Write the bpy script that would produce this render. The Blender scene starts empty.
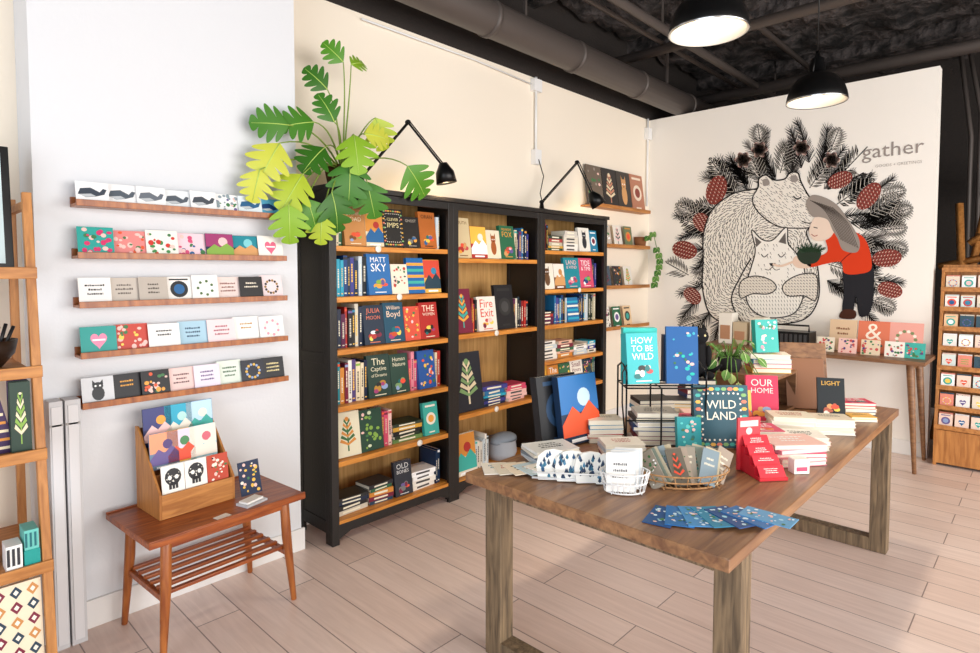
import bpy, math, random
from mathutils import Vector, Matrix, Euler
random.seed(11)
rnd=random.random
def ru(a,b): return a+(b-a)*rnd()
rad=math.radians
def lin(c):
    if isinstance(c,(tuple,list)): return tuple(c[:3])+(1,)
    if len(c)==3: c=''.join(q*2 for q in c)
    o=[]
    for i in (0,2,4):
        v=int(c[i:i+2],16)/255
        o.append(v/12.92 if v<=.04045 else ((v+.055)/1.055)**2.4)
    return (o[0],o[1],o[2],1)
def T(x,y,z,rz=0,rx=0,ry=0):
    return Matrix.Translation((x,y,z))@Euler((rad(rx),rad(ry),rad(rz)),'XYZ').to_matrix().to_4x4()

# ---------------------------------------------------------------- materials
MATS={}
def newmat(name):
    m=bpy.data.materials.new(name);m.use_nodes=True
    MATS[name]=m
    nt=m.node_tree
    return m,nt,nt.nodes['Principled BSDF']
def mat_attr(name,rough=.5,spec=.4,metal=0):
    m,nt,b=newmat(name)
    a=nt.nodes.new('ShaderNodeAttribute');a.attribute_name='Col'
    nt.links.new(a.outputs['Color'],b.inputs['Base Color'])
    b.inputs['Roughness'].default_value=rough
    b.inputs['Specular IOR Level'].default_value=spec
    b.inputs['Metallic'].default_value=metal
mat_attr('print',.45);mat_attr('matte',.85,.2)
def mat_plain(name,col,rough=.5,metal=0,bump=0,bscale=40,var=0,dist=.05):
    m,nt,b=newmat(name)
    b.inputs['Base Color'].default_value=lin(col)
    b.inputs['Roughness'].default_value=rough;b.inputs['Metallic'].default_value=metal
    tc=nt.nodes.new('ShaderNodeTexCoord');n=nt.nodes.new('ShaderNodeTexNoise')
    n.inputs['Scale'].default_value=bscale;n.inputs['Detail'].default_value=6
    nt.links.new(tc.outputs['Object'],n.inputs['Vector'])
    if bump:
        bp=nt.nodes.new('ShaderNodeBump');bp.inputs['Strength'].default_value=bump;bp.inputs['Distance'].default_value=dist
        nt.links.new(n.outputs['Fac'],bp.inputs['Height']);nt.links.new(bp.outputs['Normal'],b.inputs['Normal'])
    if var:
        r=nt.nodes.new('ShaderNodeValToRGB');L=lin(col)
        r.color_ramp.elements[0].position=.38;r.color_ramp.elements[1].position=.62
        r.color_ramp.elements[0].color=tuple(v*(1-var) for v in L[:3])+(1,);r.color_ramp.elements[1].color=tuple(min(1,v*(1+var)) for v in L[:3])+(1,)
        nt.links.new(n.outputs['Fac'],r.inputs[0]);nt.links.new(r.outputs[0],b.inputs['Base Color'])
def mat_wood(name,c1,c2,sc=(1.5,16,16),rough=.45,bump=.15):
    m,nt,b=newmat(name)
    tc=nt.nodes.new('ShaderNodeTexCoord');mp=nt.nodes.new('ShaderNodeMapping');mp.inputs['Scale'].default_value=sc
    n=nt.nodes.new('ShaderNodeTexNoise');n.inputs['Scale'].default_value=2.5;n.inputs['Detail'].default_value=7;n.inputs['Distortion'].default_value=.6
    r=nt.nodes.new('ShaderNodeValToRGB');r.color_ramp.elements[0].position=.32;r.color_ramp.elements[1].position=.68
    r.color_ramp.elements[0].color=lin(c1);r.color_ramp.elements[1].color=lin(c2)
    bp=nt.nodes.new('ShaderNodeBump');bp.inputs['Strength'].default_value=bump;bp.inputs['Distance'].default_value=.01
    L=nt.links.new
    L(tc.outputs['Object'],mp.inputs['Vector']);L(mp.outputs[0],n.inputs['Vector']);L(n.outputs['Fac'],r.inputs[0])
    L(r.outputs[0],b.inputs['Base Color']);L(n.outputs['Fac'],bp.inputs['Height']);L(bp.outputs[0],b.inputs['Normal'])
    b.inputs['Roughness'].default_value=rough
mat_plain('cream','F5EAD9',.8,bump=.03,bscale=60)
mat_plain('mural_paint','F7F2EA',.8,bump=.03,bscale=60)
mat_plain('white_wall','E0E2E6',.8,bump=.03,bscale=60)
mat_plain('trim_white','EAE8E6',.5)
mat_plain('black_ceiling','3A3534',.95,bump=1,bscale=7,var=.85,dist=.15)
mat_plain('black_wall','2B2522',.9,bump=.2)
mat_plain('duct','574F4B',.5,.2)
mat_plain('blackmetal','0E0E0F',.35,.4)
mat_plain('blackwood','1C1816',.42,bump=.05,bscale=80)
mat_plain('chrome','B8B8B8',.25,1)
mat_plain('whitemetal','EDEDED',.35)
mat_plain('inner_white','F4F1E6',.5)
mat_plain('cork','A97E53',.8,var=.2,bscale=90)
mat_wood('shelfwood','BC7228','E2983F',(2,20,20),.4)
mat_wood('backwood','A87C42','C79C5E',(16,16,1.2),.6)
mat_wood('tablewood','6E4B36','A27853',(1.2,14,14),.33)
mat_wood('legwood','4E4030','8C765A',(24,24,2),.6,.35)
mat_wood('teak','7A3415','AD5C26',(2,18,18),.35)
mat_wood('teaky','84421C','B46C34',(16,16,2),.35)
mat_wood('pine','A0642E','C98A4A',(2,18,18),.5)
mat_wood('pinev','A0642E','C98A4A',(18,18,2),.5)
mat_wood('walnut','6A452C','946B48',(18,2,18),.45)
m,nt,b=newmat('bulb');b.inputs['Emission Color'].default_value=(1,.85,.62,1);b.inputs['Emission Strength'].default_value=7
# floor
m,nt,b=newmat('floorplanks');L=nt.links.new
tc=nt.nodes.new('ShaderNodeTexCoord');mp=nt.nodes.new('ShaderNodeMapping');mp.inputs['Rotation'].default_value=(0,0,rad(90))
br=nt.nodes.new('ShaderNodeTexBrick');br.offset=.37;br.inputs['Scale'].default_value=1
br.inputs['Brick Width'].default_value=1.35;br.inputs['Row Height'].default_value=.185;br.inputs['Mortar Size'].default_value=.0026
br.inputs['Color1'].default_value=lin('F0DCD2');br.inputs['Color2'].default_value=lin('E4CCC0');br.inputs['Mortar'].default_value=lin('94807A')
mp2=nt.nodes.new('ShaderNodeMapping');mp2.inputs['Scale'].default_value=(22,1.6,1)
n=nt.nodes.new('ShaderNodeTexNoise');n.inputs['Scale'].default_value=2;n.inputs['Detail'].default_value=7;n.inputs['Distortion'].default_value=.8
r=nt.nodes.new('ShaderNodeValToRGB');r.color_ramp.elements[0].position=.3;r.color_ramp.elements[1].position=.7
r.color_ramp.elements[0].color=(.87,.85,.84,1);r.color_ramp.elements[1].color=(1,1,1,1)
mx=nt.nodes.new('ShaderNodeMix');mx.data_type='RGBA';mx.blend_type='MULTIPLY';mx.inputs['Factor'].default_value=1
L(tc.outputs['Object'],mp.inputs[0]);L(mp.outputs[0],br.inputs['Vector']);L(tc.outputs['Object'],mp2.inputs[0]);L(mp2.outputs[0],n.inputs['Vector'])
L(n.outputs['Fac'],r.inputs[0]);L(br.outputs['Color'],mx.inputs[6]);L(r.outputs[0],mx.inputs[7]);L(mx.outputs[2],b.inputs['Base Color'])
b.inputs['Roughness'].default_value=.36

# ---------------------------------------------------------------- mesh builder
GL={}
def textmesh(s):
    if s in GL: return GL[s]
    cu=bpy.data.curves.new('t','FONT');cu.body=s;cu.resolution_u=2
    o=bpy.data.objects.new('t',cu);bpy.context.scene.collection.objects.link(o)
    bpy.context.view_layer.update()
    me=bpy.data.meshes.new_from_object(o.evaluated_get(bpy.context.evaluated_depsgraph_get()))
    vs=[v.co.copy() for v in me.vertices];fs=[tuple(p.vertices) for p in me.polygons]
    bpy.data.objects.remove(o);bpy.data.curves.remove(cu);bpy.data.meshes.remove(me)
    x0=min(v.x for v in vs);x1=max(v.x for v in vs);y0=min(v.y for v in vs);y1=max(v.y for v in vs)
    vs=[((v.x-x0)/(x1-x0),(v.y-y0)/(x1-x0)) for v in vs]
    GL[s]=(vs,fs,(y1-y0)/(x1-x0));return GL[s]
class MB:
    def __init__(s): s.v=[];s.f=[];s.c=[];s.m=[];s.s=[];s.mats=[];s.X=Matrix()
    def add(s,vs,fs,col='FFFFFF',mat='print',M=None,smooth=False):
        M=s.X@M if M is not None else s.X
        o=len(s.v);s.v+=[M@Vector(v) for v in vs]
        if mat not in s.mats: s.mats.append(mat)
        k=s.mats.index(mat);c=lin(col)
        for f in fs: s.f.append([i+o for i in f]);s.c.append(c);s.m.append(k);s.s.append(smooth)
    def box(s,lo,hi,col='FFFFFF',mat='print',M=None):
        a,b,c=lo;d,e,f=hi
        s.add([(a,b,c),(d,b,c),(d,e,c),(a,e,c),(a,b,f),(d,b,f),(d,e,f),(a,e,f)],
          [(0,3,2,1),(4,5,6,7),(0,1,5,4),(1,2,6,5),(2,3,7,6),(3,0,4,7)],col,mat,M)
    def tube(s,pts,r,col='111111',mat='blackmetal',n=8,M=None,closed=False):
        P=[Vector(p) for p in pts];N=len(P)
        rs=r if isinstance(r,(list,tuple)) else [r]*N
        vs=[];up=None
        for i,p in enumerate(P):
            a=P[i-1] if (i>0 or closed) else P[i];b=P[(i+1)%N] if (i<N-1 or closed) else P[i]
            d=(b-a).normalized()
            if up is None: up=Vector((0,0,1)) if abs(d.z)<.9 else Vector((1,0,0))
            u=(up-d*up.dot(d))
            if u.length<1e-4: u=d.orthogonal()
            u.normalize();w=d.cross(u);up=u
            for k in range(n):
                t=2*math.pi*k/n;vs.append(p+(u*math.cos(t)+w*math.sin(t))*rs[i])
        fs=[]
        for i in range(N if closed else N-1):
            j=(i+1)%N
            for k in range(n):
                fs.append((i*n+k,i*n+(k+1)%n,j*n+(k+1)%n,j*n+k))
        if not closed: fs.append(tuple(range(n))[::-1]);fs.append(tuple((N-1)*n+k for k in range(n)))
        s.add(vs,fs,col,mat,M,True)
    def lathe(s,prof,col='111111',mat='blackmetal',n=32,M=None,smooth=True):
        vs=[(r*math.cos(2*math.pi*k/n),r*math.sin(2*math.pi*k/n),z) for r,z in prof for k in range(n)]
        fs=[(i*n+k,i*n+(k+1)%n,(i+1)*n+(k+1)%n,(i+1)*n+k) for i in range(len(prof)-1) for k in range(n)]
        s.add(vs,fs,col,mat,M,smooth)
    def ell(s,c,r,col='FFFFFF',mat='print',M=None,n=14):
        prof=[(math.sin(math.pi*i/8),-math.cos(math.pi*i/8)) for i in range(9)]
        Q=Matrix.Translation(c)@Matrix.Diagonal((r[0],r[1],r[2],1))
        s.lathe([(max(a,.001),b) for a,b in prof],col,mat,n,(M@Q) if M is not None else Q)
    def poly(s,pts,y,col,M=None,mat='print'):
        s.add([(p[0],y,p[1]) for p in pts],[tuple(range(len(pts)))],col,mat,M)
    def disk(s,cx,cz,rx,rz,y,col,M=None,n=14,mat='print'):
        s.poly([(cx+rx*math.cos(2*math.pi*k/n),cz+rz*math.sin(2*math.pi*k/n)) for k in range(n)],y,col,M,mat)
    def rect(s,x0,z0,x1,z1,y,col,M=None): s.poly([(x0,z0),(x1,z0),(x1,z1),(x0,z1)],y,col,M)
    def prism(s,pts,y0,y1,col,M=None,mat='print'):
        n=len(pts)
        vs=[(p[0],y0,p[1]) for p in pts]+[(p[0],y1,p[1]) for p in pts]
        fs=[tuple(range(n)),tuple(range(2*n-1,n-1,-1))]+[((i+1)%n,i,n+i,n+(i+1)%n) for i in range(n)]
        s.add(vs,fs,col,mat,M)
    def text(s,t,x0,z0,w,y,col,M=None,mat='print'):
        vs,fs,h=textmesh(t)
        s.add([(x0+a*w,y,z0+b*w) for a,b in vs],fs,col,mat,M);return h*w
    def build(s,name,bevel=0,parent=None):
        lo=[min(v[i] for v in s.v) for i in range(3)];hi=[max(v[i] for v in s.v) for i in range(3)]
        o=Vector(((lo[0]+hi[0])/2,(lo[1]+hi[1])/2,lo[2]))
        me=bpy.data.meshes.new(name);me.from_pydata([v-o for v in s.v],[],s.f)
        for k in s.mats: me.materials.append(MATS[k])
        me.polygons.foreach_set('material_index',s.m);me.polygons.foreach_set('use_smooth',s.s)
        ca=me.color_attributes.new('Col','FLOAT_COLOR','CORNER');arr=[]
        for p in me.polygons: arr+=list(s.c[p.index])*p.loop_total
        ca.data.foreach_set('color',arr)
        ob=bpy.data.objects.new(name,me);ob.location=o;bpy.context.scene.collection.objects.link(ob)
        if bevel:
            md=ob.modifiers.new('bevel','BEVEL');md.width=bevel;md.segments=2;md.limit_method='ANGLE';md.angle_limit=rad(50)
        return ob
def simple(name,lo,hi,mat,bevel=0):
    m=MB();m.box(lo,hi,mat=mat);return m.build(name,bevel)

# ---------------------------------------------------------------- printed art
BR=['E4572E','F2A541','2E86AB','1B3A4B','A23B72','F6D55C','3CAEA3','ED553B','20639B','C94C4C','88B04B','6B5B95','F7CAC9','92A8D1','F4EBDD','222222','7B1E3A','0F6E6E','FFFFFF','D9A066']
TT=['THE|SEA','LOST|ROSE','NIGHT|SKY','A|LIFE','HOME','STAY|TRUE','BLUE|MOON','OUR|DAYS','WOLF|SONG','Small|Hours','THE|LONG|ROAD','River|Girl','SALT','Ninth|House','GOOD|BONES','The|Garden','WILD','Tender|Is','PINE|RIDGE','Atlas']
def art(mb,M,w,h,style,fg='FFFFFF',fg2=None,txt=None,y=-.0007):
    fg2=fg2 or random.choice(BR)
    x0=-w/2
    if style=='title':
        ls=(txt or random.choice(TT)).split('|')
        z=h*.92;sc=.68
        for l in ls:
            hh=textmesh(l)[2]*w*sc
            ww=w*sc
            mxh=h*.8/len(ls)*.62
            if hh>mxh: ww*=mxh/hh;hh=mxh
            z-=hh;mb.text(l,-ww/2,z,ww,y,fg,M);z-=h*.035
        if z>h*.35:
            for q in range(7):
                t=q*.9;mb.disk(w*.2*math.cos(t),h*.24+h*.09*math.sin(t*1.3),w*ru(.08,.16),h*ru(.04,.08),y*(1+.2*q),fg2 if q%2 else random.choice(BR),M,9)
        mb.rect(-w*.25,h*.045,w*.25,h*.065,y*3,fg,M)
    elif style=='circle':
        mb.disk(0,h*.5,w*.33,w*.33,y,fg,M,20);mb.disk(0,h*.5,w*.2,w*.2,y*2,fg2,M,16)
        mb.rect(-w*.35,h*.86,w*.35,h*.92,y,fg,M);mb.rect(-w*.2,h*.07,w*.2,h*.11,y,fg,M)
    elif style=='land':
        mb.rect(x0+.001,h*.45,-x0-.001,h*.99,y,fg,M);mb.disk(w*.12,h*.66,w*.17,w*.17,y*2,fg2,M)
        mb.poly([(x0+.001,h*.3),(-w*.2,h*.55),(0,h*.42),(w*.25,h*.6),(-x0-.001,h*.4),(-x0-.001,h*.12),(x0+.001,h*.12)],y*3,random.choice(BR),M)
        mb.rect(-w*.3,h*.03,w*.3,h*.08,y*2,'FFFFFF',M)
    elif style=='floral':
        for i in range(22):
            a=ru(-.4,.4)*w;c=ru(.07,.92)*h;q=ru(.035,.09)*w
            mb.disk(a,c,q,q*ru(.6,1.2),y*(1+i*.1),random.choice([fg,fg2,fg,'3F7A4A','F3C9C0']),M,8)
    elif style=='text':
        n=random.choice([2,3,3])
        for i in range(n):
            q=ru(.18,.32)*w;z=h*(.68-.16*i);t=-q
            while t<q:
                d=ru(.03,.08)*w;mb.rect(t,z,min(t+d,q),z+h*ru(.05,.075),y,fg,M);t+=d+.018*w
    elif style=='wreath':
        for i in range(14):
            t=i*2*math.pi/14;mb.disk(w*.28*math.cos(t),h*.5+w*.28*math.sin(t),w*.06,w*.06,y,fg if i%2 else fg2,M,6)
    elif style=='heart':
        p=[(w*.018*16*math.sin(t)**3*.8,h*.5+w*.018*(13*math.cos(t)-5*math.cos(2*t)-2*math.cos(3*t)-math.cos(4*t))) for t in [i*math.pi/14 for i in range(28)]]
        mb.poly(p,y,fg,M);mb.rect(-w*.18,h*.48,w*.18,h*.54,y*2,'FFFFFF',M)
    elif style=='whale':
        mb.poly([(-w*.44,h*.42),(-w*.36,h*.68),(-w*.05,h*.74),(w*.22,h*.55),(w*.33,h*.72),(w*.44,h*.68),(w*.36,h*.45),(w*.1,h*.34),(-w*.2,h*.28)],y,fg,M)
        mb.poly([(-w*.42,h*.4),(-w*.05,h*.46),(w*.1,h*.36),(-w*.2,h*.29)],y*2,'BFC4C8',M)
        mb.rect(-w*.2,h*.12,w*.2,h*.17,y,'777777',M)
    elif style=='animal':
        mb.disk(0,h*.38,w*.2,h*.26,y,fg,M);mb.disk(0,h*.66,w*.17,h*.15,y*2,fg,M)
        for sx in(-1,1):
            mb.poly([(sx*w*.06,h*.76),(sx*w*.16,h*.9),(sx*w*.17,h*.7)],y*2,fg,M);mb.disk(sx*w*.07,h*.67,w*.035,w*.035,y*3,'FFFFFF',M,8)
        mb.disk(0,h*.6,w*.04,w*.03,y*3,'111111',M,8)
    elif style=='skull':
        mb.disk(0,h*.58,w*.36,h*.3,y,fg,M);mb.rect(-w*.2,h*.15,w*.2,h*.4,y,fg,M)
        for i in range(10): mb.disk(ru(-.28,.28)*w,h*.58+ru(-.2,.22)*h,w*.03,w*.03,y*1.6,random.choice(['F4F1EA','B9B4AA']),M,6)
        for sx in(-1,1): mb.disk(sx*w*.15,h*.56,w*.09,h*.08,y*2,'F4F1EA',M,8);mb.rect(sx*w*.07-.001,h*.16,sx*w*.07+.001,h*.28,y*2,'F4F1EA',M)
        mb.poly([(-w*.04,h*.4),(w*.04,h*.4),(0,h*.48)],y*2,'F4F1EA',M)
    elif style=='tree':
        mb.rect(-w*.03,h*.12,w*.03,h*.75,y,fg,M)
        for i in range(6):
            z=h*(.25+.09*i);q=w*(.33-.04*i)
            for sx in(-1,1): mb.poly([(0,z),(sx*q,z+h*.1),(sx*q*.8,z+h*.16),(0,z+h*.05)],y*1.5,fg if i%2 else fg2,M)
        mb.disk(0,h*.84,w*.08,w*.08,y,fg2,M)
    elif style=='ornate':
        for i in range(30):
            t=i*2*math.pi/30;cx=max(-.42,min(.42,.56*math.cos(t)));cz=max(-.44,min(.44,.58*math.sin(t)))
            mb.disk(w*cx,h*.5+h*cz,w*.055,w*.035,y*(1+.02*i),[fg2,'E9B44C','E07A5F','7FB069'][i%4],M,6)
            mb.disk(w*cx*.84,h*.5+h*cz*.84,w*.02,w*.02,y,'F4EBDD',M,6)
        if txt:
            z=h*.76
            for l in txt.split('|'):
                ww=w*.54;hh=textmesh(l)[2]*ww
                if hh>h*.2: ww*=h*.2/hh;hh=h*.2
                z-=hh;mb.text(l,-ww/2,z,ww,y*2,fg,M);z-=h*.05
    elif style=='stripe':
        for i in range(5): mb.rect(x0+.001,h*(.1+.17*i),-x0-.001,h*(.18+.17*i),y,fg if i%2 else fg2,M)
def book(mb,M,w,h,t,bg,style='title',fg='FFFFFF',fg2=None,txt=None):
    c=min(.0025,t*.15);x=w/2
    mb.box((-x,0,0),(x,c,h),bg,M=M);mb.box((-x,t-c,0),(x,t,h),bg,M=M);mb.box((-x,c,0),(-x+c,t-c,h),bg,M=M)
    mb.box((-x+c,c,.002),(x-.003,t-c,h-.002),'EFE6D2',M=M)
    art(mb,M,w,h,style,fg,fg2,txt)
def card(mb,M,w,h,bg,style='text',fg='333333',fg2=None,txt=None,t=.003):
    mb.box((-w/2,0,0),(w/2,t,h),bg,M=M);art(mb,M,w,h,style,fg,fg2,txt,-.0005)
def spine(mb,x,yf,z,t,h,d,bg,fg,tilt=0):
    M=T(x,yf,z,0,0,tilt);c=.002
    mb.box((0,0,0),(t,.003,h),bg,M=M);mb.box((0,.003,0),(c,d,h),bg,M=M);mb.box((t-c,.003,0),(t,d,h),bg,M=M)
    mb.box((c,.003,.002),(t-c,d-.003,h-.003),'EFE6D2',M=M)
    a=h*ru(.2,.4);e=ru(.3,.38);top=h*ru(.7,.84)
    while a<top:
        q=ru(.004,.014);mb.rect(t*e,a,t*(1-e),min(a+q,h*.85),-.0006,fg,M);a+=q+.003
    mb.rect(t*.25,h*.06,t*.75,h*.09,-.0006,fg,M)
    if rnd()<.4: mb.rect(.0,h*.9,t,h*.96,-.0006,random.choice(BR),M)
PAL={'mix':['20435C','1A8A9A','C0392B','E8D8B8','2F2F35','D98E3A','7B1E3A','F0ECE2','356B4B','56437C','E6B8A2','14213D'],
 'blue':['16407A','1D6FA5','0F2A4A','2AA9C9','E8E2D0','3F3F8F','101820','C9D6DF'],
 'dark':['1B1B1F','7C1D1D','B3312A','222C44','2C2C2C','D9D2C0','581845'],
 'red':['B8322A','1B1B1F','8A1C1C','D8503A','E6D5B8','272736'],
 'green':['1F4D3A','C9C2A8','2B3A2B','D8A23A','1B1B1F','6B8E4E','B0413E'],
 'pink':['E88FA0','F4C8C0','D94F70','F0ECE2','A83254'],'white':['F3EFE6','E4DCCB','FFFFFF','D6CFC4','C7D3D9']}
def fill(mb,x0,x1,z,items,yf=2.862,hmax=.26,auto=True):
    x=x0;items=list(items)
    if auto: items+=[('A',)]*8
    for it in items:
        k=it[0]
        if k=='A':
            left=x1-x
            if left<.045: return
            if left<.125: it=('s',4,random.choice(['mix','blue','red']))
            elif rnd()<.5: it=('f',ru(.115,.125),min(hmax-.03,ru(.18,.22)),random.choice(BR[:14]+['1B1B1F','16407A']),random.choice(['title','land','floral','circle','tree','title']),random.choice(['F4EBDD','F2C14E','FFFFFF']))
            elif rnd()<.5: it=('k',random.choice([4,5,6]),.125,random.choice(['mix','white','green','blue']))
            else: it=('s',5,random.choice(['mix','blue','green','pink','dark']))
            k=it[0]
        if k=='s':
            for i in range(it[1]):
                t=ru(.015,.03)
                if x+t>x1: return
                bg=random.choice(PAL[it[2]]);fg=random.choice(['F5EFD8','F2C14E','D9D2C0']) if bg not in PAL['white'] and bg[0] not in 'EF' else '333333'
                spine(mb,x,yf+.02+ru(0,.012),z,t,min(hmax-.015,ru(.19,.245)),ru(.13,.16),bg,fg);x+=t+.0008
        elif k=='f':
            _,w,h,bg,st,fg=it[:6];fg2=it[6] if len(it)>6 else None;tx=it[7] if len(it)>7 else None
            if x+w>x1+.01: continue
            book(mb,T(x+w/2,yf+.0,z+.0045,ru(-3,3),-8),w,h,.026,bg,st,fg,fg2,tx);x+=w+.003
        elif k=='k':
            _,n,w,pal=it[:4];zz=z
            if x+w>x1+.01: continue
            for i in range(n):
                t=ru(.018,.032);bg=random.choice(PAL[pal]);ww=w*ru(.88,1)
                if zz+t>z+hmax-.03: break
                M=T(x+w/2,yf+.02,zz,ru(-5,5))
                mb.box((-ww/2,0,0),(ww/2,.14,.002),bg,M=M);mb.box((-ww/2,0,t-.002),(ww/2,.14,t),bg,M=M)
                mb.box((-ww/2,0,.002),(ww/2,.003,t-.002),bg,M=M);mb.box((-ww/2+.003,.003,.002),(ww/2-.003,.137,t-.002),'EFE6D2',M=M)
                mb.rect(-ww*.3,t*.3,ww*.25,t*.7,-.0006,'F5EFD8' if bg[0] not in 'EF' else '444444',M);zz+=t
            x+=w+.004
        elif k=='g': x+=it[1]

# ---------------------------------------------------------------- room shell
simple('floor',(-3,-3.5,-.1),(8.2,3.3,0),'floorplanks')
simple('ceiling',(-3.1,-3.6,3.9),(8.2,3.4,4.0),'black_ceiling')
m=MB();m.box((-3,3.2,0),(8.1,3.3,3.12),mat='cream');m.build('wall_left')
m=MB();m.box((-3,3.2,3.12),(8.1,3.3,3.9),mat='black_wall');m.build('wall_left_upper')
simple('wall_left_pilaster',(.48,2.93,0),(1.605,3.2,3.9),'white_wall')
simple('wall_back',(5.877,.7,0),(6.0,3.2,3.12),'mural_paint')
simple('wall_back_storage',(8.1,-3.5,0),(8.2,3.3,3.9),'black_wall')
m=MB()
m.box((-3,-3.6,0),(8.1,-3.5,.5),mat='cream');m.box((-3,-3.6,2.9),(8.1,-3.5,3.9),mat='cream')
m.box((-3,-3.6,.5),(-1.6,-3.5,2.9),mat='cream');m.box((5.6,-3.6,.5),(8.1,-3.5,2.9),mat='cream');m.build('wall_right')
m=MB()
m.box((-3.1,-3.6,0),(-3,3.3,.4),mat='white_wall');m.box((-3.1,-3.6,3.0),(-3,3.3,3.9),mat='white_wall')
m.box((-3.1,-3.6,.4),(-3,-3,3.0),mat='white_wall');m.box((-3.1,2.9,.4),(-3,3.3,3.0),mat='white_wall');m.build('wall_front')
m=MB()
for i in range(6): m.box((-1.6+i*1.432,-3.58,.5),(-1.56+i*1.432,-3.52,2.9),mat='blackmetal')
m.box((-1.6,-3.58,.5),(5.6,-3.52,.55),mat='blackmetal');m.box((-1.6,-3.58,2.85),(5.6,-3.52,2.9),mat='blackmetal');m.build('window_1')
m=MB()
for i in range(5): m.box((-3.08,-3+i*1.465,.4),(-3.02,-2.96+i*1.465,3),mat='blackmetal')
m.box((-3.08,-3,.4),(-3.02,2.9,.45),mat='blackmetal');m.box((-3.08,-3,2.95),(-3.02,2.9,3),mat='blackmetal');m.build('window_2')
m=MB();m.box((1.605,3.185,0),(5.877,3.2,.12),mat='trim_white');m.box((-3,3.185,0),(.48,3.2,.12),mat='trim_white')
m.box((.465,2.915,0),(1.62,2.93,.12),mat='trim_white');m.build('baseboard_left',.003)
m=MB();m.box((5.862,.7,0),(5.877,3.185,.12),mat='trim_white');m.build('baseboard_back',.003)
# ceiling services
m=MB();m.tube([(-3,2.87,3.24),(7.9,2.87,3.24)],.12,mat='duct',n=20)
for x in range(-2,8): m.tube([(x,2.87,3.24),(x+.04,2.87,3.24)],.128,mat='duct',n=20)
for x in (-1,1.2,3.4,5.6): m.box((x,2.86,3.36),(x+.02,2.88,3.9),mat='duct')
m.build('ceiling_duct')
m=MB()
m.tube([(-3,2.3,3.42),(8,2.3,3.42)],.035,mat='duct');m.tube([(-3,1.9,3.6),(8,1.9,3.6)],.025,mat='duct')
m.tube([(-3,2.55,3.5),(8,2.55,3.5)],.02,mat='duct')
for x,z,r in((4.9,3.45,.045),(6.5,3.4,.06),(3.2,3.62,.03)): m.tube([(x,3.15,z),(x,-3.4,z)],r,mat='duct')
for x in(-2,1,4.4,7): 
    for y in(2.3,1.9): m.box((x,y-.006,3.4),(x+.012,y+.006,3.9),mat='duct')
m.build('ceiling_pipes')
m=MB()
for x in(1.0,2.4,3.8,5.4,7.0): m.box((x,-3.5,3.68),(x+.12,3.2,3.9),mat='black_ceiling')
m.build('ceiling_beams')
# sprayed-on insulation relief under the ceiling deck
random.seed(8);nx,ny=170,100;vs=[];fs=[]
from mathutils import noise
for i in range(nx+1):
    for j in range(ny+1):
        x=-3+11.1*i/nx;y=-3.45+6.6*j/ny
        h=noise.fractal(Vector((x*3.2,y*3.2,0)),1,2,4)*.085
        vs.append((x,y,3.79+h))
for i in range(nx):
    for j in range(ny):
        a=i*(ny+1)+j;fs.append((a,a+1,a+ny+2,a+ny+1))
m=MB();m.add(vs,fs,mat='black_ceiling',smooth=True);m.build('ceiling_insulation')
random.seed(12)

# ---------------------------------------------------------------- wall conduit
m=MB();m.tube([(3.92,3.18,2.5),(3.92,3.18,3.12)],.011,mat='whitemetal')
m.box((3.88,3.15,2.4),(3.96,3.198,2.52),mat='whitemetal');m.box((3.87,3.155,3.0),(3.97,3.198,3.1),mat='whitemetal')
m.tube([(3.86,3.18,3.05),(3.2,3.18,3.08),(2.2,3.18,3.08)],.006,mat='whitemetal')
m.build('electrical_conduit')
m=MB();m.tube([(5.8,3.18,2.2),(5.8,3.18,3.12)],.012,mat='whitemetal');m.box((5.76,3.15,2.9),(5.84,3.198,3.02),mat='whitemetal');m.build('electrical_conduit')

# ---------------------------------------------------------------- bookcases
def bookcase(x0,w,sh):
    m=MB();x1=x0+w;B='blackwood'
    for a,b in((x0,x0+.045),(x1-.045,x1)): m.box((a,2.82,0),(b,2.845,1.95),mat=B)
    for a in(x0,x1-.02):
        m.box((a+.004,2.845,.1),(a+.016,3.17,1.95),mat=B)
        m.box((a,2.845,0),(a+.02,2.89,1.95),mat=B);m.box((a,3.13,0),(a+.02,3.175,1.95),mat=B)
        m.box((a,2.89,1.88),(a+.02,3.13,1.95),mat=B);m.box((a,2.89,.06),(a+.02,3.13,.13),mat=B);m.box((a,2.89,1.0),(a+.02,3.13,1.06),mat=B)
    m.box((x0-.004,2.80,1.95),(x1+.004,3.18,1.978),mat=B)
    m.box((x0+.045,2.822,1.905),(x1-.045,2.84,1.95),mat=B)
    m.prism([(x0+.045,.11),(x0+.045,.03),(x0+.12,.06),(x1-.12,.06),(x1-.045,.03),(x1-.045,.11)],2.822,2.84,'1E1A18',mat=B)
    m.box((x0+.02,3.155,.1),(x1-.02,3.165,1.95),mat='backwood')
    for z in sh:
        m.box((x0+.017,2.848,z-.02),(x1-.017,3.155,z),mat='shelfwood')
        m.box((x0+.045,2.826,z-.03),(x1-.045,2.848,z-.001),mat='shelfwood')
    return m.build('bookcase',.002)
S1=[1.65,1.37,1.08,.765,.46,.13];S2=[1.595,1.09,.553,.12];S3=[1.67,1.367,1.09,.81,.565,.13]
bookcase(1.73,.91,S1);bookcase(2.64,.91,S2);bookcase(3.55,.91,S3)
m=MB();a,c=1.79,2.59
fill(m,a,c,S1[0],[('s',3,'mix'),('f',.14,.21,'C98B4E','title','F5E9C8','7B4A1E','DAWN|ROAD'),('f',.12,.19,'E8D9B8','land','D98E3A','B3312A'),('f',.15,.23,'1C1A18','ornate','E9D9A0','B8862F','CLEVER|IMPS'),('f',.12,.19,'221E1C','title','B9AFA0','777777','GHOST'),('f',.14,.23,'B5652A','title','1D130C','F2C14E','ORAN')],hmax=.27)
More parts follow.
